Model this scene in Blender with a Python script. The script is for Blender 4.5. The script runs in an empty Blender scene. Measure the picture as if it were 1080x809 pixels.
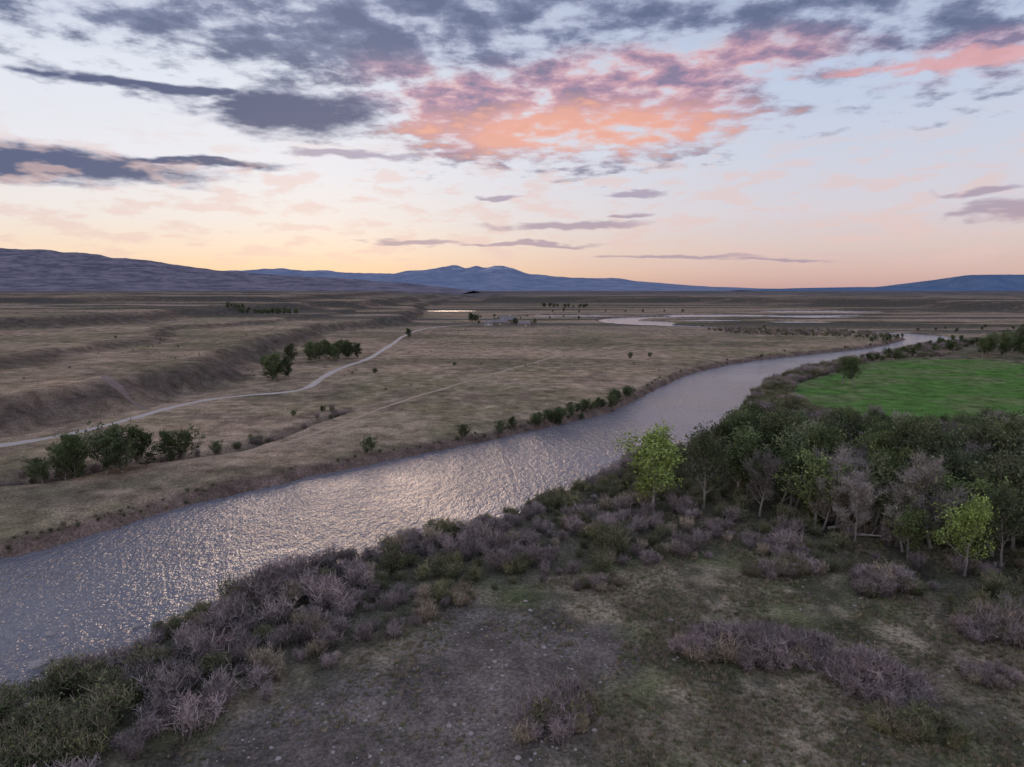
import bpy, math, random
import numpy as np
from mathutils import Vector
rng=np.random.default_rng(7); random.seed(7)
D=bpy.data; C=bpy.context; scene=C.scene
def s2l(r,g,b):
    f=lambda c:(c/255/12.92) if c/255<=.04045 else ((c/255+.055)/1.055)**2.4
    return (f(r),f(g),f(b))
# ---------------------------------------------------------------- noise
def vn(x,y,seed=0):
    xi=np.floor(x);yi=np.floor(y);fx=x-xi;fy=y-yi
    fx=fx*fx*(3-2*fx);fy=fy*fy*(3-2*fy)
    def h(a,b):
        v=np.sin(a*127.1+b*311.7+seed*74.7)*43758.5453
        return v-np.floor(v)
    return (h(xi,yi)*(1-fx)+h(xi+1,yi)*fx)*(1-fy)+(h(xi,yi+1)*(1-fx)+h(xi+1,yi+1)*fx)*fy
def fbm(x,y,seed=0,o=4):
    s=0;a=.5;t=0
    for i in range(o):
        s=s+a*vn(x,y,seed+i*3.1);t+=a;a*=.5;x=x*2.03+11.3;y=y*2.03+5.7
    return s/t
def sst(a,b,x):
    t=np.clip((x-a)/(b-a),0,1);return t*t*(3-2*t)
# ---------------------------------------------------------------- plan of the valley (metres)
RL=[(-600,-200),(-260,-30),(-160,40),(-100,84),(-79,100),(-75,105),(-71,111),(-67,119),(-62,127),(-49,142),(-32,160),(-10,180),(6,196),(18,209),(32,225),(45,248),(65,290),(89,336),(138,395),(194,436),(268,493),(312,548),(335,575),(330,640),(260,680),(190,745),(130,790),(110,840),(120,960),(180,1020),(260,1060),(560,1110)]
RR=[(-500,-300),(-180,-60),(-100,20),(-62,52),(-51,63),(-48,67),(-46,73),(-43,82),(-38,92),(-28,101),(-17,109),(-7,119),(8,133),(24,155),(39,170),(52,185),(66,212),(83,242),(105,290),(137,336),(183,385),(250,449),(327,528),(375,540),(385,600),(365,665),(290,710),(215,765),(165,820),(155,900),(200,980),(270,1020),(560,1060)]
POOLS=[(165,850,36,60),(95,1060,90,42),(330,1085,95,50),(-12,835,24,18),(260,905,42,34),(450,1020,60,36),(-120,1300,60,50),(560,1250,120,60),(360,860,40,26)]
def smooth(poly,n=1):
    for _ in range(n):
        q=[poly[0]]
        for a,b in zip(poly[:-1],poly[1:]):
            q+=[(a[0]*.75+b[0]*.25,a[1]*.75+b[1]*.25),(a[0]*.25+b[0]*.75,a[1]*.25+b[1]*.75)]
        q.append(poly[-1]);poly=q
    return poly
RL=smooth(RL);RR=smooth(RR)
RIVER=RL+RR[::-1]
def pdist(x,y,poly):
    best=np.full(x.shape,1e18)
    for (ax,ay),(bx,by) in zip(poly[:-1],poly[1:]):
        dx=bx-ax;dy=by-ay;L=dx*dx+dy*dy
        if L==0: continue
        t=np.clip(((x-ax)*dx+(y-ay)*dy)/L,0,1)
        d=(x-ax-t*dx)**2+(y-ay-t*dy)**2
        np.minimum(best,d,out=best)
    return np.sqrt(best)
def inside(x,y,poly):
    r=np.zeros(x.shape,bool);n=len(poly)
    for i in range(n):
        ax,ay=poly[i];bx,by=poly[(i+1)%n]
        if ay==by: continue
        c=((ay>y)!=(by>y))&(x<(bx-ax)*(y-ay)/(by-ay)+ax)
        r^=c
    return r
def sdp(x,y,line,closing):
    d=pdist(x,y,line);i=inside(x,y,line+closing)
    return np.where(i,d,-d)
MID1=[(-215,-300),(-170,60),(-145,190),(-138,222),(-133,263),(-126,273),(-136,340),(-155,432),(-172,574),(-166,630),(-131,820),(-150,1100),(-200,1500),(-230,2500),(-200,4500)]
CL1=[(-9000,4500),(-9000,-300)]
MIDB=[(-300,-300),(-235,150),(-215,260),(-212,340),(-228,430),(-250,540),(-232,640),(-215,760),(-240,1000),(-260,1600),(-300,2500),(-260,4500)]
MID2=[(-480,-200),(-400,300),(-371,495),(-337,580),(-318,766),(-312,960),(-252,1300),(-300,2500),(-400,4500)]
MID3=[(-1400,-200),(-1000,700),(-800,980),(-650,1060),(-430,1100),(-380,1250),(-500,2500),(-700,4500)]
MIDR=[(900,-300),(820,500),(860,1080),(960,1250),(900,1560),(760,1790),(500,2000),(235,2130),(-60,2200),(-100,4500)]
CLR=[(9000,4500),(9000,-300)]
FIELD=[(120,290),(158,333),(215,385),(255,396),(290,370),(280,300),(240,239),(190,190),(127,190),(108,205),(100,232),(106,265)]
GRAV=[(-30,48),(4,48),(9,60),(12,75),(5,86),(-5,84),(-14,72),(-24,60)]
BRIN=[(-70,0),(-42,35),(-33,49),(-32,55),(-26,60),(-21,66),(-16,71),(-10,78),(-3,86),(8,91),(19,94),(28,96),(37,97),(44,94),(51,90),(55,82),(59,71),(75,55)]
ROAD=[(-150,120),(-138,162),(-130,172),(-123,183),(-118,198),(-116,228),(-111,246),(-100,256),(-88,259),(-82,271),(-86,308),(-87,346),(-82,385),(-84,430),(-87,490),(-95,620),(-90,720),(-40,790),(-15,775)]
TRACK=[(-80,150),(-59,172),(-51,201),(-40,239),(-24,281),(0,346),(36,425),(82,490),(137,550)]
ROAD2=[(-152,252),(-145,243),(-140,237),(-134,232),(-127,228),(-121,224)]
GUL=[(-170,110),(-128,128),(-112,139),(-98,148),(-84,158),(-72,168),(-66,184),(-60,206),(-58,222)]
def height(x,y,full=False):
    x=np.asarray(x,float);y=np.asarray(y,float)
    wx=x+(fbm(x/25,y/25,5,3)-.5)*16;wy=y+(fbm(x/25,y/25,9,3)-.5)*16
    h=(fbm(x/30,y/30,1,4)-.5)*1.2
    far=sst(1500,6000,np.hypot(x,y))
    s1=sdp(wx,wy,MID1,CL1)
    s1=s1+(fbm(x/90,y/90,45,3)-.5)*50*sst(350,600,y)
    gul=(1-np.abs(2*fbm(x/22,y/22,44,3)-1))
    h+=8*sst(-11,10,s1-(gul-.7)*9)
    h+=(fbm(x/60,y/60,3,4)-.5)*3*sst(0,60,s1)
    sb=sdp(wx,wy,MIDB,CL1)+(fbm(x/50,y/50,12,3)-.5)*60
    h+=3*sst(-10,10,sb)
    s2=sdp(wx,wy,MID2,CL1)
    s2=s2+(fbm(x/40,y/40,2,3)-.5)*50
    h+=8.5*sst(-24,24,s2)
    s3=sdp(wx,wy,MID3,CL1)
    h+=8*sst(-30,30,s3)
    s4=sdp(wx,wy,MIDR,CLR)+(fbm(x/60,y/60,4,3)-.5)*60
    h+=15*sst(-60,40,s4)
    gd_=pdist(wx,wy,GUL);h-=1.3*(1-sst(0,5,gd_))
    slope=np.maximum.reduce([1-np.abs(s1)/14,(1-np.abs(sb)/12)*.7,(1-np.abs(s2)/28),(1-np.abs(s3)/36),(1-np.abs(s4+8)/60),(1-gd_/4)*.8])
    h+=far*(fbm(x/900,y/900,6,3)-.5)*8
    dl=pdist(x,y,RL);dr=pdist(x,y,RR);ins=inside(x,y,RIVER)
    jag=(fbm(x/5,y/5,8,3)-.5)
    d=np.where(ins,-np.minimum(dl,dr),np.minimum(dl,dr))+jag*3
    left=dl<dr
    for px,py,ra,rb in POOLS:
        e=(np.hypot((wx-px)/ra,(wy-py)/rb)-1)*rb
        d=np.minimum(d,e)
    k=np.where(left,sst(-.6,3.2,d),sst(-.6,7,d))
    bed=-2.3-.8*sst(0,15,-d)
    base=np.where(left,h+.3*sst(3,10,d),h)
    h=bed+(base-bed)*k
    if full: return h,dl,dr,ins,d,left,slope,s1
    return h
# ---------------------------------------------------------------- helpers
def new_mesh(name,v,f,cols=None,mats=(),midx=None,smooth_=False):
    me=D.meshes.new(name)
    v=np.asarray(v,np.float32);f=np.asarray(f,np.int32)
    n=f.shape[1]
    me.vertices.add(len(v));me.vertices.foreach_set('co',v.ravel())
    me.loops.add(f.size);me.loops.foreach_set('vertex_index',f.ravel())
    me.polygons.add(len(f));me.polygons.foreach_set('loop_start',np.arange(0,f.size,n,dtype=np.int32))
    if midx is not None: me.polygons.foreach_set('material_index',np.asarray(midx,np.int32))
    me.polygons.foreach_set('use_smooth',np.full(len(f),smooth_))
    if cols is not None:
        a=me.color_attributes.new('Col','FLOAT_COLOR','POINT')
        c=np.ones((len(v),4),np.float32);c[:,:3]=cols
        a.data.foreach_set('color',c.ravel())
    for m in mats: me.materials.append(m)
    me.update(calc_edges=True)
    return me
def add(name,me,loc=(0,0,0),rot=0,sc=1,parent=None):
    o=D.objects.new(name,me);scene.collection.objects.link(o)
    o.location=loc;o.rotation_euler=(0,0,rot)
    o.scale=(sc,sc,sc) if not isinstance(sc,tuple) else sc
    if parent: o.parent=parent
    return o
def mat(name):
    m=D.materials.new(name);m.use_nodes=True
    nt=m.node_tree;return m,nt,nt.nodes['Principled BSDF']
def node(nt,t,**kw):
    n=nt.nodes.new(t)
    for k,v in kw.items():
        if k=='inp':
            for a,b in v.items(): n.inputs[a].default_value=b
        else: setattr(n,k,v)
    return n
def simple(name,col,rough=.8,var=.25,scale=3):
    m,nt,b=mat(name)
    no=node(nt,'ShaderNodeTexNoise',inp={'Scale':scale,'Detail':4})
    tc=node(nt,'ShaderNodeTexCoord');nt.links.new(tc.outputs['Object'],no.inputs['Vector'])
    r=node(nt,'ShaderNodeMapRange',inp={'To Min':1-var,'To Max':1+var});nt.links.new(no.outputs['Fac'],r.inputs['Value'])
    mx=node(nt,'ShaderNodeVectorMath',operation='SCALE');mx.inputs[0].default_value=col
    nt.links.new(r.outputs[0],mx.inputs['Scale']);nt.links.new(mx.outputs[0],b.inputs['Base Color'])
    b.inputs['Roughness'].default_value=rough;b.inputs['Specular IOR Level'].default_value=.2
    return m
# ---------------------------------------------------------------- ground material
gm,nt,b=mat('ground_soil_grass')
L=nt.links
at=node(nt,'ShaderNodeAttribute',attribute_name='Col')
tc=node(nt,'ShaderNodeTexCoord')
def nz(scale,det=5,vec=None,rough=.6,dist=0):
    n=node(nt,'ShaderNodeTexNoise',noise_dimensions='2D',inp={'Scale':scale,'Detail':det,'Roughness':rough,'Distortion':dist});L.new(vec or tc.outputs['Object'],n.inputs['Vector']);return n.outputs['Fac']
def mr(v,a,b_,c,d):
    n=node(nt,'ShaderNodeMapRange',inp={'From Min':a,'From Max':b_,'To Min':c,'To Max':d});L.new(v,n.inputs['Value']);return n.outputs[0]
def mul(a,b_):
    n=node(nt,'ShaderNodeMath',operation='MULTIPLY');L.new(a,n.inputs[0]);L.new(b_,n.inputs[1]);return n.outputs[0]
f=mul(mr(nz(2.2,4,rough=.85),.3,.7,.42,1.58),mr(nz(.16,5,rough=.75),.3,.7,.52,1.48))
vs=node(nt,'ShaderNodeVectorMath',operation='SCALE');L.new(at.outputs['Color'],vs.inputs[0]);L.new(f,vs.inputs['Scale'])
vo=node(nt,'ShaderNodeTexVoronoi',voronoi_dimensions='2D',inp={'Scale':1.1});L.new(tc.outputs['Object'],vo.inputs['Vector'])
sp=mr(vo.outputs['Distance'],.12,.34,1,0)
pn=nz(.12,2)
mask=mul(sp,mr(pn,.42,.58,.05,.65))
mx=node(nt,'ShaderNodeMix',data_type='RGBA');L.new(mask,mx.inputs[0]);L.new(vs.outputs[0],mx.inputs[6]);mx.inputs[7].default_value=(.10,.092,.05,1)
df=node(nt,'ShaderNodeBsdfDiffuse');nt.nodes.remove(b);L.new(mx.outputs[2],df.inputs['Color']);L.new(df.outputs[0],nt.nodes['Material Output'].inputs['Surface'])
bp=node(nt,'ShaderNodeBump',inp={'Strength':.7,'Distance':.35});L.new(nz(1.9,3,rough=.75),bp.inputs['Height']);L.new(bp.outputs[0],df.inputs['Normal'])
# ---------------------------------------------------------------- ground mesh
th=np.radians(np.concatenate([np.arange(-62,62,.145),np.arange(62,298,3.0)]))
R=[.01]+list(np.linspace(3,44,18))
r=45.
while r<2200: R.append(r);r*=1.0078
while r<60000: R.append(r);r*=1.06
R=np.array(R);nt_,nr=len(th),len(R)
TH,RR_=np.meshgrid(th,R)
X=(np.sin(TH)*RR_).ravel();Y=(np.cos(TH)*RR_).ravel()
h,dl,dr,ins,d,left,slope,s1=height(X,Y,True)
rd=np.hypot(X,Y)
def mixc(a,b_,t): return a*(1-t[:,None])+np.array(b_)*t[:,None]
n1=fbm(X/70,Y/70,20,5);n2=fbm(X/14,Y/14,21,4);n3=fbm(X/300,Y/300,22,4);n4=fbm(X/5,Y/5,23,3)
isL=left
col=np.tile(np.array([.39,.272,.17]),(len(X),1))
col=mixc(col,(.25,.20,.115),sst(.40,.60,n1))
col=mixc(col,(.22,.155,.11),sst(.5,.68,n2)*.65)
col=mixc(col,(.47,.35,.23),sst(.52,.7,n4)*.45)
col=mixc(col,(.17,.135,.085),sst(.48,.62,fbm(X/110,Y/38,41,5))*.7)
col=mixc(col,(.42,.30,.20),sst(.54,.64,fbm(X/45,Y/30,47,4))*.5)
fore=np.tile(np.array([.215,.168,.112]),(len(X),1))
fore=mixc(fore,(.145,.138,.068),sst(.40,.58,n2))
fore=mixc(fore,(.31,.24,.155),sst(.50,.66,fbm(X/9,Y/9,31,4))*.8)
fore=mixc(fore,(.085,.075,.048),sst(.53,.68,n4)*.75)
g=inside(X,Y,GRAV);gd=pdist(X,Y,GRAV+[GRAV[0]]);gs=np.where(g,gd,-gd)+(n2-.5)*16+(n4-.5)*6
fore=mixc(fore,(.15,.12,.10),sst(-4,6,gs))
fore=mixc(fore,(.20,.16,.13),sst(-2,6,gs)*sst(.5,.62,fbm(X/6,Y/6,36,4))*.6)
fore=mixc(fore,(.11,.14,.045),np.exp(-((X-1)**2+(Y-84)**2)/14)*.7)
rs=(~isL)&(rd<700)
col=np.where(rs[:,None],fore,col)
brush=(inside(X,Y,BRIN+[(200,0),(200,-300),(-400,-300)])==False)&(~isL)
bm=sst(-1,5,np.where(brush,pdist(X,Y,BRIN),-1)+(n4-.5)*4)*(rd<320)*(Y>-50)*brush
fm=inside(X,Y,FIELD);fd=pdist(X,Y,FIELD+[FIELD[0]]);fs=np.where(fm,fd,-fd)+(n2-.5)*14
col=mixc(col,(.085,.08,.052),np.clip(bm*.9,0,1))
col=mixc(col,(.10,.19,.045),sst(-3,5,fs)); col=mixc(col,(.17,.19,.08),sst(-3,5,fs)*sst(.42,.62,n2)*.75)
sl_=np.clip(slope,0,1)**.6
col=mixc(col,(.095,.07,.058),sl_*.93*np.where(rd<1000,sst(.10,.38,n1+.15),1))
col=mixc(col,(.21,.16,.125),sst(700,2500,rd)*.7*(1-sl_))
col=mixc(col,(.33,.25,.185),sst(.55,.62,fbm(X/500,Y/70,43,4))*sst(500,900,rd)*.7*(1-sl_))
col=mixc(col,(.085,.075,.06),sst(.49,.57,fbm(X/400,Y/60,40,4))*sst(450,900,rd)*.85)
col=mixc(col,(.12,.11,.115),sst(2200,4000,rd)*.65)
col=mixc(col,(.15,.10,.08),(1-sst(2,8,np.abs(d)+(n4-.5)*4))*isL*.9)
col=mixc(col,(.15,.12,.10),(ins|(d<0)).astype(float))
i=np.arange(nr-1)[:,None];j=np.arange(nt_)[None,:];j2=(j+1)%nt_
F=np.stack([i*nt_+j,i*nt_+j2,(i+1)*nt_+j2,(i+1)*nt_+j],-1).reshape(-1,4)[:,::-1]
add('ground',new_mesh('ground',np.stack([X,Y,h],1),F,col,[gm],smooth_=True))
# ---------------------------------------------------------------- ribbons (roads)
def ribbon(name,line,w,m,off=.1,n=2):
    line=np.array(smooth(line,n));seg=np.hypot(*np.diff(line,axis=0).T);s=np.r_[0,np.cumsum(seg)]
    t=np.arange(0,s[-1],1.2);px=np.interp(t,s,line[:,0]);py=np.interp(t,s,line[:,1])
    dx=np.gradient(px);dy=np.gradient(py);l=np.hypot(dx,dy);nx=-dy/l;ny=dx/l
    k=7;o=np.linspace(-.5,.5,k)[None,:]*(w*(.55+.9*fbm(t/6,t*0,50,3)))[:,None]
    VX=px[:,None]+nx[:,None]*o;VY=py[:,None]+ny[:,None]*o
    Z=height(VX.ravel(),VY.ravel())+off-np.tile(np.abs(np.linspace(-1,1,k))**4*.1,len(t))
    a=np.arange(len(t)-1)[:,None];b_=np.arange(k-1)[None,:]
    FF=np.stack([a*k+b_,a*k+b_+1,(a+1)*k+b_+1,(a+1)*k+b_],-1).reshape(-1,4)[:,::-1]
    add(name,new_mesh(name,np.stack([VX.ravel(),VY.ravel(),Z],1),FF,None,[m],smooth_=True))
dirt=simple('dirt_road_gravel',(.46,.385,.32),.95,.25,.8)
dirt2=simple('faint_track',(.36,.265,.175),.95,.3,.5)
dirt3=simple('bench_track',(.20,.14,.115),.95,.3,.5)
ribbon('dirt_road',ROAD,3.2,dirt);ribbon('dirt_path',TRACK,2.0,dirt2,.07);ribbon('dirt_path',ROAD2,2.6,dirt3)
# ---------------------------------------------------------------- water
wm,nt,b=mat('river_water');L=nt.links
tc=node(nt,'ShaderNodeTexCoord')
mp=node(nt,'ShaderNodeMapping',inp={'Rotation':(0,0,math.radians(35)),'Scale':(1,.5,1)});L.new(tc.outputs['Object'],mp.inputs['Vector'])
a1=nz(.72,3,mp.outputs[0],.6,.1);a2=nz(2.8,1,mp.outputs[0],.6);a3=nz(.03,3)
sm=node(nt,'ShaderNodeMath',operation='MULTIPLY_ADD');L.new(a2,sm.inputs[0]);sm.inputs[1].default_value=.35;L.new(a1,sm.inputs[2])
bp=node(nt,'ShaderNodeBump',inp={'Distance':.95});L.new(sm.outputs[0],bp.inputs['Height']);L.new(mr(a3,.35,.65,.5,1.),bp.inputs['Strength'])
L.new(bp.outputs[0],b.inputs['Normal'])
b.inputs['Base Color'].default_value=(.175,.165,.175,1);b.inputs['Roughness'].default_value=.17;b.inputs['IOR'].default_value=1.33
v=[(x,y,-1.5) for y in (-400,1500) for x in (-800,1000)]
add('river_water',new_mesh('river_water',v,[(0,1,3,2)],None,[wm]))
# ---------------------------------------------------------------- plants
def plantmat(name,var=.3,trans=.25):
    m,nt,b=mat(name);L=nt.links
    at=node(nt,'ShaderNodeAttribute',attribute_name='Col');oi=node(nt,'ShaderNodeObjectInfo')
    r=node(nt,'ShaderNodeMapRange',inp={'To Min':1-var,'To Max':1+var});L.new(oi.outputs['Random'],r.inputs['Value'])
    sc=node(nt,'ShaderNodeVectorMath',operation='SCALE');L.new(at.outputs['Color'],sc.inputs[0]);L.new(r.outputs[0],sc.inputs['Scale'])
    df=node(nt,'ShaderNodeBsdfDiffuse');L.new(sc.outputs[0],df.inputs['Color']);nt.nodes.remove(b)
    out=nt.nodes['Material Output'].inputs['Surface']
    if trans:
        tr=node(nt,'ShaderNodeBsdfTranslucent');L.new(sc.outputs[0],tr.inputs['Color'])
        ms=node(nt,'ShaderNodeMixShader');ms.inputs[0].default_value=trans
        L.new(df.outputs[0],ms.inputs[1]);L.new(tr.outputs[0],ms.inputs[2]);L.new(ms.outputs[0],out)
    else: L.new(df.outputs[0],out)
    return m
PM=plantmat('foliage',.38,.2);BM=simple('bark',(.24,.205,.175),.9,.3,2)
WM=plantmat('willow_twigs',.3,0)
class B:
    def __init__(s): s.v=[];s.f=[];s.c=[];s.m=[];s.n=0
    def tube(s,pts,rad,col,k=5,m=0):
        pts=np.array(pts)
        for i,p in enumerate(pts):
            d=pts[min(i+1,len(pts)-1)]-pts[max(i-1,0)];d=d/(np.linalg.norm(d)+1e-9)
            a=np.cross(d,[.3,.9,.1] if abs(d[2])>.7 else [0,0,1]);a/=np.linalg.norm(a);b_=np.cross(d,a)
            an=np.arange(k)*2*math.pi/k
            s.v.append(p+rad[i]*(np.cos(an)[:,None]*a+np.sin(an)[:,None]*b_));s.c.append(np.tile(col,(k,1)))
        for i in range(len(pts)-1):
            o=s.n+i*k
            for j in range(k):
                s.f.append((o+j,o+(j+1)%k,o+k+(j+1)%k,o+k+j));s.m.append(m)
        s.n+=k*len(pts)
    def leaves(s,P,size,col,rg,m=1,asp=.6):
        n=len(P);a=rg.normal(size=(n,3));a/=np.linalg.norm(a,axis=1)[:,None]
        b_=np.cross(a,rg.normal(size=(n,3)));b_/=np.linalg.norm(b_,axis=1)[:,None]
        sz=(size*rg.uniform(.6,1.4,n))[:,None]
        q=np.stack([P-a*sz,P+b_*sz*asp,P+a*sz,P-b_*sz*asp],1).reshape(-1,3)
        s.v.append(q);s.c.append(np.repeat(col,4,0))
        i=s.n+np.arange(n)[:,None]*4+np.arange(4)[None];s.f+=i.tolist();s.m+=[m]*n;s.n+=4*n
    def sticks(s,P0,P1,w,col,rg,m=1):
        n=len(P0);d=P1-P0;a=np.cross(d,rg.normal(size=(n,3)));a/=(np.linalg.norm(a,axis=1)[:,None]+1e-9);a*=w
        q=np.stack([P0-a,P0+a,P1+a*.35,P1-a*.35],1).reshape(-1,3)
        s.v.append(q);s.c.append(np.repeat(col,4,0))
        i=s.n+np.arange(n)[:,None]*4+np.arange(4)[None];s.f+=i.tolist();s.m+=[m]*n;s.n+=4*n
    def mesh(s,name,mats): return new_mesh(name,np.concatenate(s.v),s.f,np.concatenate(s.c),mats,s.m)
def tree(name,seed,H,leafcol,nleaf=5200,spread=.36,low=.22,lsize=.2,bare=False,nl=17):
    rg=np.random.default_rng(seed);b_=B();bc=np.array([.5,.5,.5])
    T=[];p=np.zeros(3);dr_=np.array([rg.normal()*.08,rg.normal()*.08,1.])
    for i in range(9):
        T.append(p.copy());dr_+=rg.normal(size=3)*[.09,.09,0];p=p+dr_/np.linalg.norm(dr_)*H*.88/8
    r0=.023*H;b_.tube(np.array(T)-[0,0,.3],[r0*(1-.92*i/8)*(1.35 if i==0 else 1) for i in range(9)],bc,7)
    T=np.array(T);cl=[]
    for i in range(nl):
        t=low+(.97-low)*((i+rg.uniform(0,.8))/nl);k=t*8;i0=int(min(k,7));st=T[i0]*(1-(k-i0))+T[i0+1]*(k-i0)
        az=i*2.4+rg.uniform(-.6,.6);u=(t-low)/(1-low)
        ln=H*spread*(.55+.85*math.sin(math.pi*min(1,u*.8+.18)))*rg.uniform(.5,1.2)*(1-.35*u)
        el=math.radians(rg.uniform(18,45)+32*u)
        pts=[st];dd=np.array([math.cos(az)*math.cos(el),math.sin(az)*math.cos(el),math.sin(el)])
        for j in range(5):
            dd=dd+np.array([rg.normal()*.16,rg.normal()*.16,.10]);dd/=np.linalg.norm(dd);pts.append(pts[-1]+dd*ln/5)
        rl=r0*.42*(1-.55*t);b_.tube(pts,[rl*(1-.17*j) for j in range(6)],bc,4)
        for j in range(2,6):
            for s_ in range(2 if j<5 else 3):
                d2=dd+rg.normal(size=3)*.75;d2[2]=abs(d2[2])*.7+.05;d2/=np.linalg.norm(d2)
                L2=ln*rg.uniform(.18,.45);q=pts[j]+d2*L2
                b_.tube([pts[j],(pts[j]+q)/2+rg.normal(size=3)*.1,q],[rl*.4,rl*.28,.012],bc,3)
                cl.append(q);cl.append(pts[j]*.45+q*.55)
    cl=np.array(cl);n=len(cl)
    if bare:
        k=20;src=np.repeat(cl,k,0)+rg.normal(size=(n*k,3))*.18
        e=src+rg.normal(size=(n*k,3))*[.5,.5,.4]*H/12+[0,0,.35]
        b_.sticks(src,e,.026,np.tile([.33,.28,.245],(n*k,1))*rg.uniform(.6,1.2,(n*k,1)),rg)
    if nleaf:
        k=max(1,nleaf//n);cr=rg.uniform(.3,.8,n)*H/11
        keep=rg.random(n)>.2
        Pn=(np.repeat(cl,k,0)+rg.normal(size=(n*k,3))*np.repeat(cr,k)[:,None]*[1,1,.75])
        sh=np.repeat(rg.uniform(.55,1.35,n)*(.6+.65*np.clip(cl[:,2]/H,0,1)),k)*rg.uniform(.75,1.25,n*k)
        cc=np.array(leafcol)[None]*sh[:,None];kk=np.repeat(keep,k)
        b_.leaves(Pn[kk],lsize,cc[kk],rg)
    return b_.mesh(name,[BM,PM])
def bush(name,seed,H,stemcol,leafcol,nst=70,nleaf=700,lsize=.07,wid=.75):
    rg=np.random.default_rng(seed);b_=B();tips=[];
    lobes=rg.normal(size=(5,2))*wid*H*.35
    lob=lobes[rg.integers(0,5,nst)];base=lob*.45+rg.normal(size=(nst,2))*.12*H
    az=rg.uniform(0,6.28,nst);out=rg.uniform(.05,.5,nst)*H*wid;hh=H*rg.uniform(.5,1.05,nst)
    p0=np.c_[base,np.full(nst,-.1)];dirv=np.c_[np.cos(az)*out,np.sin(az)*out,hh]+np.c_[lob*.55,np.zeros(nst)]
    prev=p0
    for s_ in range(1,4):
        t=s_/3;cur=p0+dirv*[t**1.4,t**1.4,t**.85]+rg.normal(size=(nst,3))*.05*H
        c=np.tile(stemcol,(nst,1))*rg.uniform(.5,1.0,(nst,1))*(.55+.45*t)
        b_.sticks(prev,cur,.016*H*(1.25-t*.6),c,rg)
        if s_>1:
            k=6;src=np.repeat(prev*.4+cur*.6,k,0);e=src+rg.normal(size=(nst*k,3))*[.13,.13,.08]*H+[0,0,.17*H]
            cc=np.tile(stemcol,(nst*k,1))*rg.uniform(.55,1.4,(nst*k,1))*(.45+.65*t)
            b_.sticks(src,e,.011*H,cc,rg);tips.append(np.c_[e,np.full(len(e),t)])
        prev=cur
    tips=np.concatenate(tips);i=rg.integers(0,len(tips),nleaf)
    P_=tips[i,:3]+rg.normal(size=(nleaf,3))*.07*H
    P_[:,2]=np.abs(P_[:,2]*rg.uniform(.6,1,nleaf))
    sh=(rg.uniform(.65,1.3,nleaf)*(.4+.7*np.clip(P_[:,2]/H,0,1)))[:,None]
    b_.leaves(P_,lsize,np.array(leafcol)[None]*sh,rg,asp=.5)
    b_.m=[0]*len(b_.m)
    return b_.mesh(name,[WM])
DG=(.092,.115,.048);MG=(.135,.16,.062);BG=(.20,.245,.07)
TM=[tree('tree_a',1,11,DG,5600),tree('tree_b',2,13,(.08,.098,.043),6000),tree('tree_c',3,10,MG,5200,.42),tree('tree_d',4,12,(.115,.13,.065),4800,.4),
    tree('tree_bright',5,11,BG,6000,.36),tree('tree_pale',6,10.5,(.165,.175,.095),3800,.4),
    tree('tree_bare',7,12,(.18,.16,.105),900,.42,bare=True),tree('tree_bare2',8,10,(.165,.16,.09),1700,.45,bare=True)]
LT=[tree('low_a',11,8,(.085,.105,.045),5600,.55,.03,.2,nl=22),tree('low_b',12,7,(.08,.095,.045),5600,.62,.03,.2,nl=22)]
def coll(name,meshes):
    c=D.collections.new(name)
    for i,m in enumerate(meshes):
        o=D.objects.new('%s_proto_%02d'%(name,i),m);c.objects.link(o)
    return c
PUR=(.30,.232,.215);PU2=(.255,.20,.18);TAN=(.35,.275,.195)
BW=[bush('w%d'%i,20+i,2.6,(PUR,PU2)[i%2],((.305,.24,.208),(.26,.208,.178))[i%2],55,650,.065) for i in range(4)]+\
   [bush('w4',24,2.4,TAN,(.35,.283,.175),55,600,.065)]+\
   [bush('g%d'%i,30+i,2.5,(.18,.15,.10),(.145,.17,.07),45,1100,.085) for i in range(2)]+\
   [bush('y0',33,2.3,(.22,.18,.11),(.225,.23,.09),45,1100,.08)]
BCOL=coll('brush',BW)
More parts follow.
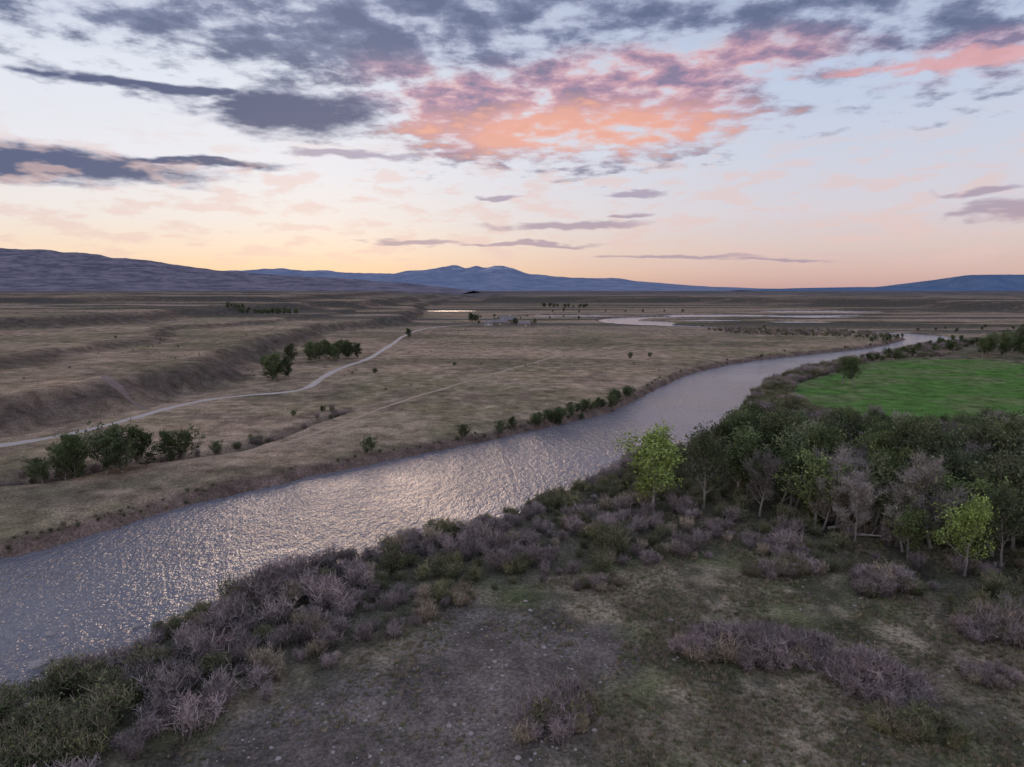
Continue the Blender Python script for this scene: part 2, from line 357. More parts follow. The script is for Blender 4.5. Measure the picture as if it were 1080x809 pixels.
def scatter(name,x,y,idx,sc,c,zoff=-.05,tilt=.1):
    z=height(x,y)+zoff
    me=D.meshes.new(name);me.vertices.add(len(x));me.vertices.foreach_set('co',np.stack([x,y,z],1).astype(np.float32).ravel())
    rot=np.stack([rng.normal(size=len(x))*tilt,rng.normal(size=len(x))*tilt,rng.uniform(0,6.28,len(x))],1).astype(np.float32)
    a=me.attributes.new('rt','FLOAT_VECTOR','POINT');a.data.foreach_set('vector',rot.ravel())
    a=me.attributes.new('sc','FLOAT','POINT');a.data.foreach_set('value',np.asarray(sc,np.float32))
    a=me.attributes.new('ix','INT','POINT');a.data.foreach_set('value',np.asarray(idx,np.int32))
    o=add(name,me);ng=D.node_groups.new(name,'GeometryNodeTree')
    ng.interface.new_socket('Geometry',in_out='INPUT',socket_type='NodeSocketGeometry')
    ng.interface.new_socket('Geometry',in_out='OUTPUT',socket_type='NodeSocketGeometry')
    N=ng.nodes;gi=N.new('NodeGroupInput');go=N.new('NodeGroupOutput');ip=N.new('GeometryNodeInstanceOnPoints')
    ci=N.new('GeometryNodeCollectionInfo');ci.inputs['Collection'].default_value=c;ci.inputs['Separate Children'].default_value=True;ci.inputs['Reset Children'].default_value=True
    ip.inputs['Pick Instance'].default_value=True
    l=ng.links
    for nm,ty,so in (('rt','FLOAT_VECTOR','Rotation'),('sc','FLOAT','Scale'),('ix','INT','Instance Index')):
        na=N.new('GeometryNodeInputNamedAttribute');na.data_type=ty;na.inputs['Name'].default_value=nm
        l.new(na.outputs['Attribute'],ip.inputs[so])
    l.new(gi.outputs[0],ip.inputs['Points']);l.new(ci.outputs[0],ip.inputs['Instance']);l.new(ip.outputs[0],go.inputs[0])
    md=o.modifiers.new('scatter','NODES');md.node_group=ng
    return o
def pois(poly,dmin,n,mindist_river=None):
    p=np.array(poly);lo=p.min(0);hi=p.max(0)
    x=rng.uniform(lo[0],hi[0],n);y=rng.uniform(lo[1],hi[1],n)
    k=inside(x,y,poly)
    if mindist_river is not None:
        k&=~inside(x,y,RIVER);k&=np.minimum(pdist(x,y,RL),pdist(x,y,RR))>mindist_river
    x=x[k];y=y[k];cell={};out=[]
    for i in range(len(x)):
        cx,cy=int(x[i]//dmin),int(y[i]//dmin);ok=True
        for a in (-1,0,1):
            for b_ in (-1,0,1):
                for q in cell.get((cx+a,cy+b_),()):
                    if (x[q]-x[i])**2+(y[q]-y[i])**2<dmin*dmin: ok=False;break
                if not ok:break
            if not ok:break
        if ok: cell.setdefault((cx,cy),[]).append(i);out.append(i)
    return x[out],y[out]
# riverside thicket
TH_=[(x,y) for x,y in RR if -70<x<190 and y>30 and y<400]+[(190,370),(150,320),(122,290),(108,262),(100,235),(106,205),(125,190),(130,150),(130,110),(110,85),(85,78)]+[p_ for p_ in BRIN[::-1] if p_[1]<=100 and p_[0]>-45]
x,y=pois(TH_,1.55,26000,.8)
db=pdist(x,y,BRIN);dR=pdist(x,y,RR)
inn=inside(x,y,[(24,112),(45,100),(62,84),(110,80),(135,150),(130,190),(95,200),(70,182),(48,160),(30,140)])
k=(~inn)|(rng.random(len(x))<.4);k&=~((x>30)&(y<105)&(fbm(x/7,y/7,61,3)>.5));x,y,db,dR,inn=x[k],y[k],db[k],dR[k],inn[k]
gn=fbm(x/10,y/10,60,3)+rng.normal(size=len(x))*.07
gprob=gn+np.where(y<66,.14*(x<-36),0)+.06*(inn)+.03*(dR<5)
idx=np.where(gprob>.515,5+(rng.random(len(x))*2.9).astype(int),(rng.random(len(x))*4.9).astype(int));idx=np.clip(idx,0,7)
sc=rng.uniform(.5,1.25,len(x))*(.7+.5*sst(.3,.7,fbm(x/8,y/8,66,3)))*np.where(db<3,.75,1)
sc*=np.where((y<66)&(x<-28),1.35,1)
scatter('willow_thicket',x,y,idx,sc,BCOL)
NTH=len(x)
def clump(cx,cy,rx,ry,n,types,s,name,ang=0):
    a=rng.uniform(0,6.28,n);q=np.sqrt(rng.random(n));ux=np.cos(a)*q*rx;uy=np.sin(a)*q*ry
    X_=cx+ux*math.cos(ang)-uy*math.sin(ang);Y_=cy+ux*math.sin(ang)+uy*math.cos(ang)
    scatter(name,X_,Y_,rng.choice(types,n),rng.uniform(.5,1.,n)*s*(1.15-.5*q),BCOL)
clump(4.6,58.5,3.0,4.8,42,[4,4,4,7,0,2],1.2,'willow_bush',-.6)
clump(26.5,70.5,8.5,3.2,70,[0,1,2,3,4],1.35,'willow_bush',-.1)
clump(37,64.,3.6,5,42,[0,2,3,0,4],1.3,'willow_bush',.5)
clump(36.5,57.5,4,2.2,28,[7,6,4],1.1,'willow_bush',-.4)
clump(49.5,87,5,2.4,32,[0,4,1,6],1.4,'willow_bush',0)
clump(-7,83.5,2.5,1.5,14,[4,7],1.,'willow_bush',.4)
clump(58,76,6,4,40,[0,1,5,4],1.45,'willow_bush',.4)
clump(39,92,6,2.4,30,[4,0,7,5],1.15,'willow_bush',.1)
clump(12,88,4,2,14,[6,4,1],.8,'willow_bush',.1)
clump(50,66,3,2,14,[2,4,1],.9,'willow_bush',.1)
GROVE=[(38,122),(47,106),(58,104),(66,92),(100,84),(128,110),(138,156),(124,184),(98,192),(80,184),(62,170),(44,150)]
gx,gy=pois(GROVE,4.6,3000)
ty=[0,0,1,1,1,2,3,3,5,6,7,7]
def put(m,x,y,s,name='cottonwood_tree',r=None):
    z=float(height(np.array([x]),np.array([y]))[0])
    add(name,m,(x,y,z),rng.uniform(0,6.28) if r is None else r,(s*rng.uniform(.88,1.1),s*rng.uniform(.88,1.1),s))
for a,c_ in zip(gx,gy):
    gap=fbm(np.array([a/12]),np.array([c_/12]),70,2)[0]
    if gap<.33: continue
    t=rng.choice(ty) if a<90 or c_<140 else rng.choice([0,3,5,6,1,7,7,2])
    hs=float(np.clip(1.12-.010*max(0,c_-125),.58,1.12))
    put(TM[t],a,c_,rng.uniform(.72,1.2)*hs*(1 if t!=6 else .88))
for a,c_,t,s in ((25,118,4,1.25),(35,121,3,1.05),(43,127,0,1.15),(64,92,4,.95),(68,106,2,1.),(73,99,2,1.05),(60,99,2,.7),(46,133,1,1.1),(51,121,3,1.05),(54,145,1,1.05),(60,158,1,.95),(143,283,0,1.),(140,287,3,.8),(31,131,2,.85),(52,110,7,.95),(44,117,6,.85),(28,140,0,.6),(84,88,1,.85),(78,92,3,.85),(57,113,6,.9)):
    put(TM[t],a,c_,s)
# trees on the far bank
for a,c_,t,s in ((-93,141,0,1.0),(-88,144,1,1.05),(-97,146,1,.9),(-84,150,0,.95),(-90,150,1,1.1),(-95,141,0,.8),(-81,157,0,.8),(-85,145,1,.8),(-77,157,1,.8),(-71,160,1,.4),(-99,150,0,.8),(-101,142,1,.6),(-97,137,1,.5),
    (-103,294,0,1.25),(-100,299,1,1.1),(-106,299,0,1.),(-126,345,1,.7),(-107,308,1,.7),(-119,365,0,1.1),(-113,380,0,1.1),(-108,372,1,1.1),(-105,384,0,1.2),(-112,395,1,1.),(-102,390,1,1.0),(-96,393,0,1.1),(-93,386,1,1.1),(-106,420,0,.9),(-99,380,0,.9),(-89,392,0,.9),(-110,385,1,1.1),(-85,560,0,.8),
    (-35,162,1,.5),(-13,182,1,.45),(-3,190,1,.5),(0,194,0,.4),(-62,220,1,.25),(-65,321,1,.3),(-69,212,1,.25),(67,386,1,.45),(-57,212,1,.2),(-30,352,1,.25),(80,395,1,.35),(-50,833,0,1.2),(-44,835,1,1.1)):
    put(LT[t],a,c_,s,'willow_tree')
TC=coll('trees_far',[TM[0],TM[3],LT[0],LT[1],TM[6]])
i=np.array(RL);i=i[(i[:,1]>196)&(i[:,1]<262)];n=44;s=np.sort(rng.uniform(0,len(i)-1,n))
bx=np.interp(s,range(len(i)),i[:,0])-3.5+rng.normal(size=n)*1;by=np.interp(s,range(len(i)),i[:,1])+1+rng.normal(size=n)*1
scatter('bank_shrubs',bx,by,rng.integers(2,4,n),rng.uniform(.2,.5,n),TC)
i=np.array(RL);i=i[(i[:,1]>90)&(i[:,1]<540)];n=150;s=np.sort(rng.uniform(0,len(i)-1,n))
bx=np.interp(s,range(len(i)),i[:,0])-rng.uniform(1.5,5,n);by=np.interp(s,range(len(i)),i[:,1])+rng.uniform(0,3,n)
scatter('bank_brush',bx,by,rng.integers(4,7,n),rng.uniform(.1,.26,n)*(1+by/300),BCOL)
n=40;gl_=np.array(smooth(GUL,1));s=np.sort(rng.uniform(3,len(gl_)-1,n))
scatter('gully_brush',np.interp(s,range(len(gl_)),gl_[:,0])+rng.normal(size=n)*1.5,np.interp(s,range(len(gl_)),gl_[:,1])+rng.normal(size=n)*1.5,rng.integers(0,7,n),rng.uniform(.3,.8,n),BCOL)
def mass(name,poly,dmin,n,types,s0,s1):
    x,y=pois(poly,dmin,n)
    k=~inside(x,y,RIVER)
    for px,py,ra,rb in POOLS: k&=np.hypot((x-px)/ra,(y-py)/rb)>1.3
    x,y=x[k],y[k]
    if len(x): scatter(name,x,y,rng.choice(types,len(x)),rng.uniform(s0,s1,len(x)),TC)
mass('distant_tree_row',[(268,402),(300,390),(420,420),(520,560),(460,600),(330,470)],7,1200,[0,1,2],.6,1.0)
mass('distant_tree_row',[(240,280),(262,295),(305,350),(330,340),(300,260),(245,245)],6,300,[0,1,2,3],.6,1.0)
mass('distant_tree_row',[(190,375),(255,438),(330,515),(350,505),(270,425),(205,372)],6,300,[2,3,2,0],.3,.6)
mass('distant_tree_row',[(270,500),(308,548),(330,575),(322,585),(295,550),(262,508)],6,150,[2,3],.25,.5)
mass('distant_tree_row',[(-335,800),(-255,790),(-250,815),(-300,835),(-340,830)],7,300,[2,3],.4,.75)
mass('distant_tree_row',[(-40,780),(20,760),(40,790),(-30,820)],12,40,[2,3],.4,.8)
mass('distant_tree_row',[(-60,900),(90,880),(120,960),(0,1010),(-70,980)],22,24,[2,3],.3,.6)
mass('distant_tree_row',[(60,1180),(300,1180),(340,1210),(60,1220)],24,34,[2,3],.4,.8)
mass('distant_tree_row',[(60,1500),(160,1490),(170,1560),(60,1560)],12,40,[2,3],.6,1.1)
mass('distant_tree_row',[(200,720),(330,630),(350,640),(250,690),(200,740)],7,200,[2,3],.22,.5)
mass('distant_tree_row',[(390,620),(700,760),(700,800),(390,680)],16,120,[2,3],.3,.6)
def band(name,poly,dmin,n,s0,s1,types=(0,1,2,3,4,4)):
    x,y=pois(poly,dmin,n,2);scatter(name,x,y,rng.choice(types,len(x)),rng.uniform(s0,s1,len(x)),BCOL)
band('distant_brush',[(210,600),(310,560),(330,600),(318,640),(250,672),(220,700),(190,670)],4.5,2000,.7,1.3,(1,3,5,6,4))
band('distant_brush',[(137,336),(183,385),(250,449),(327,528),(360,525),(300,455),(262,410),(215,392),(150,335)],2.6,2500,.7,1.3,(0,1,5,3,4,5,6))
x=rng.uniform(-420,420,2400);y=rng.uniform(130,800,2400);k=(pdist(x,y,RL)>6)&(~inside(x,y,RIVER))&(pdist(x,y,ROAD)>5)&inside(x,y,[(-420,130)]+[q for q in RL if q[1]>120 and q[1]<700]+[(300,800),(-420,800)])
k&=(fbm(x/60,y/60,80,3)>.56);x,y=x[k],y[k]
scatter('sagebrush',x,y,rng.integers(4,7,len(x)),.12+rng.exponential(.09,len(x)),BCOL)
def tuft(seed,h_,col,n=26):
    rg=np.random.default_rng(seed);b_=B();p=np.c_[rg.normal(size=(n,2))*.09,np.full(n,-.02)];e=p+np.c_[rg.normal(size=(n,2))*.11,rg.uniform(.5,1,n)*h_]
    b_.sticks(p,e,.014,np.tile(col,(n,1))*rg.uniform(.6,1.3,(n,1)),rg);b_.m=[0]*n;return b_.mesh('tuft%d'%seed,[WM])
TCO=coll('tufts',[tuft(1,.32,(.35,.275,.175)),tuft(2,.25,(.175,.18,.08)),tuft(3,.4,(.28,.215,.145)),tuft(4,.18,(.14,.148,.065))])
x=rng.uniform(-40,85,60000);y=rng.uniform(45,125,60000)
k=inside(x,y,BRIN+[(200,0),(200,-300),(-400,-300)])|((x>20)&(y<118));k&=~inside(x,y,RIVER)&(pdist(x,y,RR)>3)
k&=(rng.random(len(x))<sst(.36,.62,fbm(x/5,y/5,90,4))*np.where(inside(x,y,GRAV),.35,1.));x,y=x[k],y[k]
scatter('grass_tufts',x,y,rng.integers(0,4,len(x)),rng.uniform(.6,1.5,len(x)),TCO,0)
def rock(seed):
    import bmesh
    bm_=bmesh.new();bmesh.ops.create_icosphere(bm_,subdivisions=2,radius=1);rg=np.random.default_rng(seed);o=rg.normal(size=3)*5
    for v in bm_.verts:
        n=math.sin(v.co.x*2.3+o[0])*.14+math.sin(v.co.y*3.1+o[1])*.12+math.sin(v.co.z*4+v.co.x*3+o[2])*.1
        v.co*=1+n;v.co.z*=.6;v.co.x*=1.25
    me=D.meshes.new('rock%d'%seed);bm_.to_mesh(me);bm_.free();me.materials.append(RM);return me
RM=simple('river_stone',(.34,.285,.25),.85,.35,1.5)
RMESH=[rock(i) for i in range(3)];RC=coll('stones',RMESH)
x=rng.uniform(-32,80,9000);y=rng.uniform(45,115,9000)
k=inside(x,y,BRIN+[(200,0),(200,-300),(-400,-300)]);k&=rng.random(len(x))<np.where(inside(x,y,GRAV),.6,.12);x,y=x[k],y[k]
scatter('gravel_stones',x,y,rng.integers(0,3,len(x)),np.minimum(rng.exponential(.045,len(x))+.03,.26),RC,0)
for a,c_,s in ((-53,71,.9),(-54.5,66.5,.7),(-56,78,.5),(-46.5,80,.6),(-50,67,.4)):
    add('river_rock',RMESH[int(s*10)%3],(a,c_,-1.5),s*7,(s,s*.8,s*.9))
DW=simple('dead_wood',(.45,.40,.35),.8,.2)
for a,c_,an,ln in ((53,110,.2,7),(56,107.5,-.5,5),(49,111,.9,4)):
    rg=np.random.default_rng(int(a));b_=B();z=float(height(np.array([a]),np.array([c_]))[0])+.35
    pts=[np.array([t*ln,math.sin(t*3)*.3,.5*t*t]) for t in np.linspace(0,1,7)]
    b_.tube(pts,list(np.linspace(.28,.07,7)),[.5]*3,7)
    for q in (2,3,4,5): b_.tube([pts[q],pts[q]+rg.normal(size=3)*.5+[.3,0,.7]],[.08,.02],[.5]*3,4)
    add('fallen_log',b_.mesh('log',[DW]),(a,c_,z),an)
# ---------------------------------------------------------------- ranch buildings
WALL=simple('timber_siding',(.22,.16,.12),.8,.15);WHT=simple('pale_siding',(.45,.41,.37),.7,.05);ROOF=simple('metal_roof',(.20,.17,.16),.7,.1);GL=simple('window_glass',(.05,.06,.08),.1,.1);TRIM=simple('trim',(.5,.47,.43),.6,.05)
def box(name,x0,x1,y0,y1,z0,z1,m,par):
    v=[(x,y,z) for z in (z0,z1) for y in (y0,y1) for x in (x0,x1)]
    return add(name,new_mesh(name,v,[(0,2,3,1),(4,5,7,6),(0,1,5,4),(2,6,7,3),(0,4,6,2),(1,3,7,5)],None,[m]),parent=par)
def house(name,a,c_,L_,W_,h_,rh,rot,wall,wins):
    z=float(height(np.array([a]),np.array([c_]))[0])
    e=add(name,None,(a,c_,z),rot);l=L_/2;w=W_/2
    v=[(-l,-w,-.5),(l,-w,-.5),(l,w,-.5),(-l,w,-.5),(-l,-w,h_),(l,-w,h_),(l,w,h_),(-l,w,h_),(-l,0,h_+rh),(l,0,h_+rh)]
    me=D.meshes.new('walls');me.from_pydata(v,[],[(0,1,5,4),(2,3,7,6),(1,2,6,9,5),(3,0,4,8,7)]);me.materials.append(wall);add('walls',me,parent=e)
    o=.6;k=rh/w
    for s in (-1,1):
        vv=[(-l-o,s*(w+o),h_-o*k+.05),(l+o,s*(w+o),h_-o*k+.05),(l+o,0,h_+rh+.05),(-l-o,0,h_+rh+.05)];vv+=[(p,q,r_+.2) for p,q,r_ in vv]
        add('roof',new_mesh('roof',vv,[(0,1,2,3),(7,6,5,4),(0,4,5,1),(1,5,6,2),(3,2,6,7),(0,3,7,4)],None,[ROOF]),parent=e)
    for i in range(wins):
        wx=-l+L_*(i+.5)/wins
        if i==wins//2: box('door',wx-.5,wx+.5,-w-.04,-w+.02,0,2.1,TRIM,e)
        else: box('window_frame',wx-.8,wx+.8,-w-.05,-w+.01,.9,2.2,TRIM,e);box('window',wx-.7,wx+.7,-w-.07,-w-.052,1.,2.1,GL,e)
    box('chimney',l*.4,l*.4+.9,.3,1.2,h_,h_+rh+1,TRIM,e)
house('ranch_house',-14,770,16,9,3.2,2.6,.15,WALL,5)
house('ranch_house',14,742,13,8,3,2.2,-.2,WALL,4)
house('barn',-6,800,20,11,4.5,4,.4,WALL,3)
house('barn',-26,762,9,6,2.6,2,0,WHT,3)
# ---------------------------------------------------------------- hills / mountains
def range_(name,prof,Yc,depth,m,seed,back,rough=.18,edge=0.):
    u=np.array([p_[0] for p_ in prof],float);v=np.array([p_[1] for p_ in prof],float)
    n=900;uu=np.linspace(u[0],u[-1],n);hc=np.interp(uu,u,v)
    hc=hc*(1+edge*(fbm(uu/(Yc*.03),uu*0,seed+9,5)-.5))
    k=110;jj=np.linspace(0,1,k)
    X_=np.tile(uu,(k,1));J=np.tile(jj[:,None],(1,n));yf=Yc-depth;Y_=yf+J*(depth+back)
    c0=depth/(depth+back)
    t=np.where(J<c0,J/c0,(1-J)/(1-c0))
    wl=depth/3.0
    rg_=1-np.abs(2*fbm(X_/wl+J*1.2,Y_/wl/2.5,seed,6)-1)
    Z=hc[None]*t**1.25*(1-(1-t)*rough*3.2*(1-rg_)) + (fbm(X_/wl*5,Y_/wl*5,seed+2,4)-.5)*hc[None]*rough*1.1*t*(1-t*.6)
    Z=Z-6
    i=np.arange(k-1)[:,None];j=np.arange(n-1)[None]
    F_=np.stack([i*n+j,i*n+j+1,(i+1)*n+j+1,(i+1)*n+j],-1).reshape(-1,4)
    add(name,new_mesh(name,np.stack([X_.ravel(),Y_.ravel(),Z.ravel()],1),F_,None,[m],smooth_=True))
def hillmat(name,c1,c2,scale,snow=None):
    m,nt,b=mat(name);L=nt.links;tc=node(nt,'ShaderNodeTexCoord')
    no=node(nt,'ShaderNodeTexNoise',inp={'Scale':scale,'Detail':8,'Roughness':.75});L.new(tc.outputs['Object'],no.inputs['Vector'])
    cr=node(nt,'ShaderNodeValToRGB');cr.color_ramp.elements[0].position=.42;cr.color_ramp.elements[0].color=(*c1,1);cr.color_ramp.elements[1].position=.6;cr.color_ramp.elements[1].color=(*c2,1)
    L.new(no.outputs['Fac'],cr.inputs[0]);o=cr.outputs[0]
    if snow:
        sx=node(nt,'ShaderNodeSeparateXYZ');L.new(tc.outputs['Object'],sx.inputs[0])
        a=node(nt,'ShaderNodeMapRange',inp={'From Min':snow-110,'From Max':snow+100});L.new(sx.outputs[2],a.inputs['Value'])
        n2=node(nt,'ShaderNodeMapRange',inp={'From Min':.47,'From Max':.58});L.new(no.outputs['Fac'],n2.inputs['Value'])
        p=node(nt,'ShaderNodeMath',operation='MULTIPLY');L.new(a.outputs[0],p.inputs[0]);L.new(n2.outputs[0],p.inputs[1])
        mx=node(nt,'ShaderNodeMix',data_type='RGBA');L.new(p.outputs[0],mx.inputs[0]);L.new(o,mx.inputs[6]);mx.inputs[7].default_value=(.42,.41,.48,1);o=mx.outputs[2]
    L.new(o,b.inputs['Base Color']);b.inputs['Roughness'].default_value=1;b.inputs['Specular IOR Level'].default_value=0
    return m
HM=hillmat('hill_sage',(.11,.105,.13),(.25,.215,.235),.006);MM=hillmat('mountain_haze_blue',(.155,.19,.265),(.24,.27,.345),.0016,650);MS=hillmat('mesa_haze_blue',(.095,.145,.225),(.135,.185,.265),.002)  # mountain and mesa blues carry distance haze baked into the base colour
def pr(l,Yc): return [((u-540)/720*Yc,40+(305-v)/720*Yc) for u,v in l]
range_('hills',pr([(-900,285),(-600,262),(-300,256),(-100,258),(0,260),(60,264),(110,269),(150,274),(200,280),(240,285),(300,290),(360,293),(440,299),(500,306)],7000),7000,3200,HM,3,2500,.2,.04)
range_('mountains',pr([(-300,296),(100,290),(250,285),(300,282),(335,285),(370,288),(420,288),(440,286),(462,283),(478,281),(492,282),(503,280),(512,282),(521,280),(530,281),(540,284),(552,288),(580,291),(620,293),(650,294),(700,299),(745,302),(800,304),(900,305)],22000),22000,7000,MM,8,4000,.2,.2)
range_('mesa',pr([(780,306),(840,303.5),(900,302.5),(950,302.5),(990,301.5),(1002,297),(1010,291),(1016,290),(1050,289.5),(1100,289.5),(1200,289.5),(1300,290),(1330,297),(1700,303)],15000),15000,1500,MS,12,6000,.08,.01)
# ---------------------------------------------------------------- sky
w=D.worlds.new('World');scene.world=w;w.use_nodes=True;nt=w.node_tree;L=nt.links
try: w.cycles.sampling_method='NONE'
except Exception as ex: print(ex)
bg=nt.nodes['Background']
tc=node(nt,'ShaderNodeTexCoord');V=tc.outputs['Generated']
sx=node(nt,'ShaderNodeSeparateXYZ');L.new(V,sx.inputs[0])
def M(op,a,b_=None,c=None,clamp=False):
    n=node(nt,'ShaderNodeMath',operation=op,use_clamp=clamp)
    for i,q in enumerate((a,b_,c)):
        if q is None: continue
        if isinstance(q,(int,float)): n.inputs[i].default_value=q
        else: L.new(q,n.inputs[i])
    return n.outputs[0]
az=M('MULTIPLY',M('ARCTAN2',sx.outputs[0],sx.outputs[1]),180/math.pi)
el=M('MULTIPLY',M('ARCSINE',sx.outputs[2]),180/math.pi)
def MR(v,a,b_,c,d,sm=True):
    n=node(nt,'ShaderNodeMapRange',inp={'From Min':a,'From Max':b_,'To Min':c,'To Max':d});n.interpolation_type='SMOOTHSTEP' if sm else 'LINEAR';L.new(v,n.inputs['Value']);return n.outputs[0]
def ramp(stops,fac):
    n=node(nt,'ShaderNodeValToRGB');e=n.color_ramp.elements
    while len(e)<len(stops): e.new(.5)
    for q,(p_,c) in zip(e,stops): q.position=p_;q.color=(*s2l(*c),1)
    L.new(fac,n.inputs[0]);return n.outputs[0]
def MX(f,a,b_):
    n=node(nt,'ShaderNodeMix',data_type='RGBA')
    for i,q in ((0,f),(6,a),(7,b_)):
        if isinstance(q,(int,float)): n.inputs[i].default_value=q
        elif isinstance(q,tuple): n.inputs[i].default_value=(*s2l(*q),1)
        else: L.new(q,n.inputs[i])
    return n.outputs[2]
ef=M('DIVIDE',el,40.,clamp=True)
gl=ramp([(0,(232,186,150)),(.03,(244,207,168)),(.07,(245,220,196)),(.13,(238,229,223)),(.22,(233,232,238)),(.38,(224,229,240)),(.6,(184,195,218)),(1,(130,145,180))],ef)
gr=ramp([(0,(198,160,158)),(.03,(212,180,172)),(.08,(218,197,192)),(.15,(214,208,216)),(.26,(203,209,225)),(.4,(190,203,227)),(.6,(162,177,206)),(1,(125,138,170))],ef)
side=MR(az,-22,26,0,1)
sky=MX(side,gl,gr)
cv=node(nt,'ShaderNodeCombineXYZ');L.new(az,cv.inputs[0]);L.new(el,cv.inputs[1])
zz=M('ADD',M('MAXIMUM',sx.outputs[2],0.0),.10)
pv=node(nt,'ShaderNodeCombineXYZ');L.new(M('DIVIDE',sx.outputs[0],zz),pv.inputs[0]);L.new(M('DIVIDE',sx.outputs[1],zz),pv.inputs[1])
def NZ(vec,s,det,ro=.6,dist=0,out='Fac'):
    n=node(nt,'ShaderNodeTexNoise',noise_dimensions='2D',inp={'Scale':s,'Detail':det,'Roughness':ro,'Distortion':dist});L.new(vec,n.inputs['Vector']);return n.outputs[out]
sc_=node(nt,'ShaderNodeVectorMath',operation='MULTIPLY');L.new(cv.outputs[0],sc_.inputs[0]);sc_.inputs[1].default_value=(.32,1.1,1)
wn=NZ(sc_.outputs[0],.5,3,.6,0,'Color')
wa=node(nt,'ShaderNodeVectorMath',operation='MULTIPLY_ADD');L.new(wn,wa.inputs[0]);wa.inputs[1].default_value=(7,1.5,0)
wb=node(nt,'ShaderNodeVectorMath',operation='SUBTRACT');L.new(cv.outputs[0],wb.inputs[0]);wb.inputs[1].default_value=(3.5,.75,0);L.new(wb.outputs[0],wa.inputs[2])
CW=wa.outputs[0]
def ell(a,e,ra,re,tilt=0):
    s=node(nt,'ShaderNodeVectorMath',operation='MULTIPLY_ADD');L.new(CW,s.inputs[0]);s.inputs[1].default_value=(1/ra,1/re,0);s.inputs[2].default_value=(-a/ra,-e/re,0)
    l=node(nt,'ShaderNodeVectorMath',operation='LENGTH');L.new(s.outputs[0],l.inputs[0]);return M('SUBTRACT',1.,l.outputs['Value'])
def mxall(l):
    o=l[0]
    for q in l[1:]: o=M('MAXIMUM',o,q)
    return o
big=mxall([ell(-28,22,22,7),ell(8,21.5,56,9.5),ell(4,14.3,21,5.2)])
big=M('MAXIMUM',big,MR(el,17,25,-.5,.85))
n_big=NZ(pv.outputs[0],1.5,3,.55,0);n_fine=NZ(pv.outputs[0],6.0,5,.62,0)
n_mid=NZ(sc_.outputs[0],1.0,4,.6,0)
nb=M('ADD',M('ADD',M('MULTIPLY',n_big,.8),M('MULTIPLY',n_fine,1.0)),M('MULTIPLY',n_mid,.35))
dA=M('ADD',M('MULTIPLY',M('MINIMUM',big,.44),.95),M('SUBTRACT',nb,1.17))
dA=MR(dA,-.07,.38,0,1)
dark=mxall([ell(-17.5,13.2,9,2.1),ell(-27,14.2,9,.6),ell(-34,8.3,14,1.45),ell(-24,9.2,8,.5)])
fz=M('SUBTRACT',n_mid,.5);fy=M('SUBTRACT',n_fine,.5)
dB=MR(M('MULTIPLY_ADD',fy,.5,M('MULTIPLY_ADD',fz,.6,dark)),-.05,.55,0,1)
small=mxall([ell(-.8,7.4,1.9,.32),ell(9.8,7.6,3.6,.36),ell(5,5.2,7,.45),ell(-8,3.9,4.5,.26),ell(1,3.7,8,.24),ell(9.5,5.9,2.4,.28),ell(14,2.5,9,.22),ell(35,5.2,3.,.8),ell(33,6.5,3.6,.38),ell(-13,10.4,7,.5),ell(21,2.3,5,.22)])
dC=MR(M('MULTIPLY_ADD',fz,1.0,small),-.02,.6,0,.85)
pinkc=mxall([ell(5,13.9,19,4.2),ell(36,14.9,13,1.7),ell(12,16.2,16,2.8)])
pk=MR(M('MULTIPLY_ADD',M('SUBTRACT',n_big,.5),1.2,pinkc),-.15,.4,0,1)
cor=MR(M('MULTIPLY_ADD',fy,1.6,ell(5,12.4,16,2.3)),-.1,.65,0,1)
pband=MR(M('MULTIPLY_ADD',fy,.9,M('MULTIPLY_ADD',fz,1.1,ell(34,14.9,11,.8))),.0,.6,0,.85)
th_=M('ADD',M('MULTIPLY',n_fine,.85),M('MULTIPLY',n_big,.5))
greyc=ramp([(.45,(200,203,220)),(.57,(158,164,191)),(.68,(120,129,160)),(.82,(92,103,136))],th_)
pinkr=ramp([(.45,(238,206,202)),(.58,(222,168,170)),(.7,(180,142,164)),(.82,(132,120,150))],th_)
ccol=MX(pk,greyc,pinkr);ccol=MX(M('MULTIPLY',cor,.85),ccol,(243,174,148))
edge=MX(M('MULTIPLY',dA,.94),sky,ccol)
edge=MX(pband,edge,(222,168,172))
dcol=ramp([(.0,(174,176,198)),(.5,(124,130,160)),(1,(90,99,131))],dB)
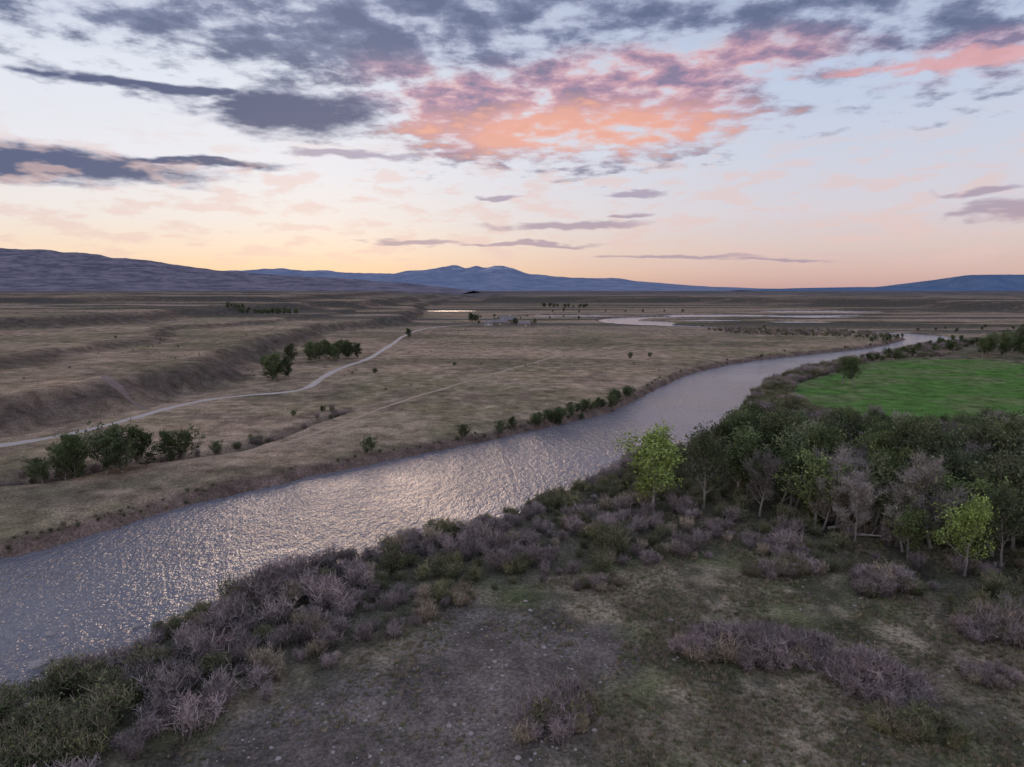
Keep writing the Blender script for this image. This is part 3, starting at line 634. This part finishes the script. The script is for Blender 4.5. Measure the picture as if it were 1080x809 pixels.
sky=MX(dB,edge,dcol)
scol=MX(MR(el,4,9,0,1),(172,152,168),(165,155,178))
streak=M('MULTIPLY',MR(NZ(sc_.outputs[0],.8,3,.6),.47,.66,0,.5),MR(el,1,3,0,1));streak=M('MULTIPLY',streak,MR(el,8,13,1,0))
sky=MX(streak,sky,(228,196,190))
sky=MX(dC,sky,scol)
sky=MX(MR(el,-3,0,1,0),sky,(110,100,95))
sky_fill=M('MULTIPLY',MR(sx.outputs[1],-.3,.45,1.8,1),MR(el,28,55,1,1.45))  # added fill: sky behind the camera and overhead boosted to light the ground
sk2=node(nt,'ShaderNodeVectorMath',operation='SCALE');L.new(sky,sk2.inputs[0]);L.new(sky_fill,sk2.inputs['Scale'])
ns=node(nt,'ShaderNodeTexSky',sky_type='NISHITA',sun_disc=False,sun_elevation=math.radians(9),sun_rotation=math.radians(-15))
nsc=node(nt,'ShaderNodeVectorMath',operation='SCALE');L.new(ns.outputs[0],nsc.inputs[0]);nsc.inputs['Scale'].default_value=.002
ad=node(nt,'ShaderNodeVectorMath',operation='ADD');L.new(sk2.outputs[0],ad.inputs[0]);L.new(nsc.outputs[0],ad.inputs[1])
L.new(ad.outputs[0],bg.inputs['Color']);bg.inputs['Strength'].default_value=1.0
# ---------------------------------------------------------------- sun (veiled, almost set)
sl=D.lights.new('sun','SUN');sl.energy=.8;sl.angle=math.radians(25);sl.color=(1,.70,.5)
so=add('sun',sl);a=math.radians(-15);e=math.radians(9)
dv=Vector((math.sin(a)*math.cos(e),math.cos(a)*math.cos(e),math.sin(e)));so.rotation_euler=dv.to_track_quat('Z','Y').to_euler()
# ---------------------------------------------------------------- camera
cd=D.cameras.new('camera');cd.sensor_width=36;cd.lens=24;cd.clip_end=120000;cd.clip_start=1
co=add('camera',cd,(0,0,40));co.rotation_euler=(math.radians(90)-math.atan(99.5/720),0,0);scene.camera=co
scene.view_settings.view_transform='Standard';scene.view_settings.look='None';scene.view_settings.exposure=0
print('thicket',NTH,'trees',len(gx))
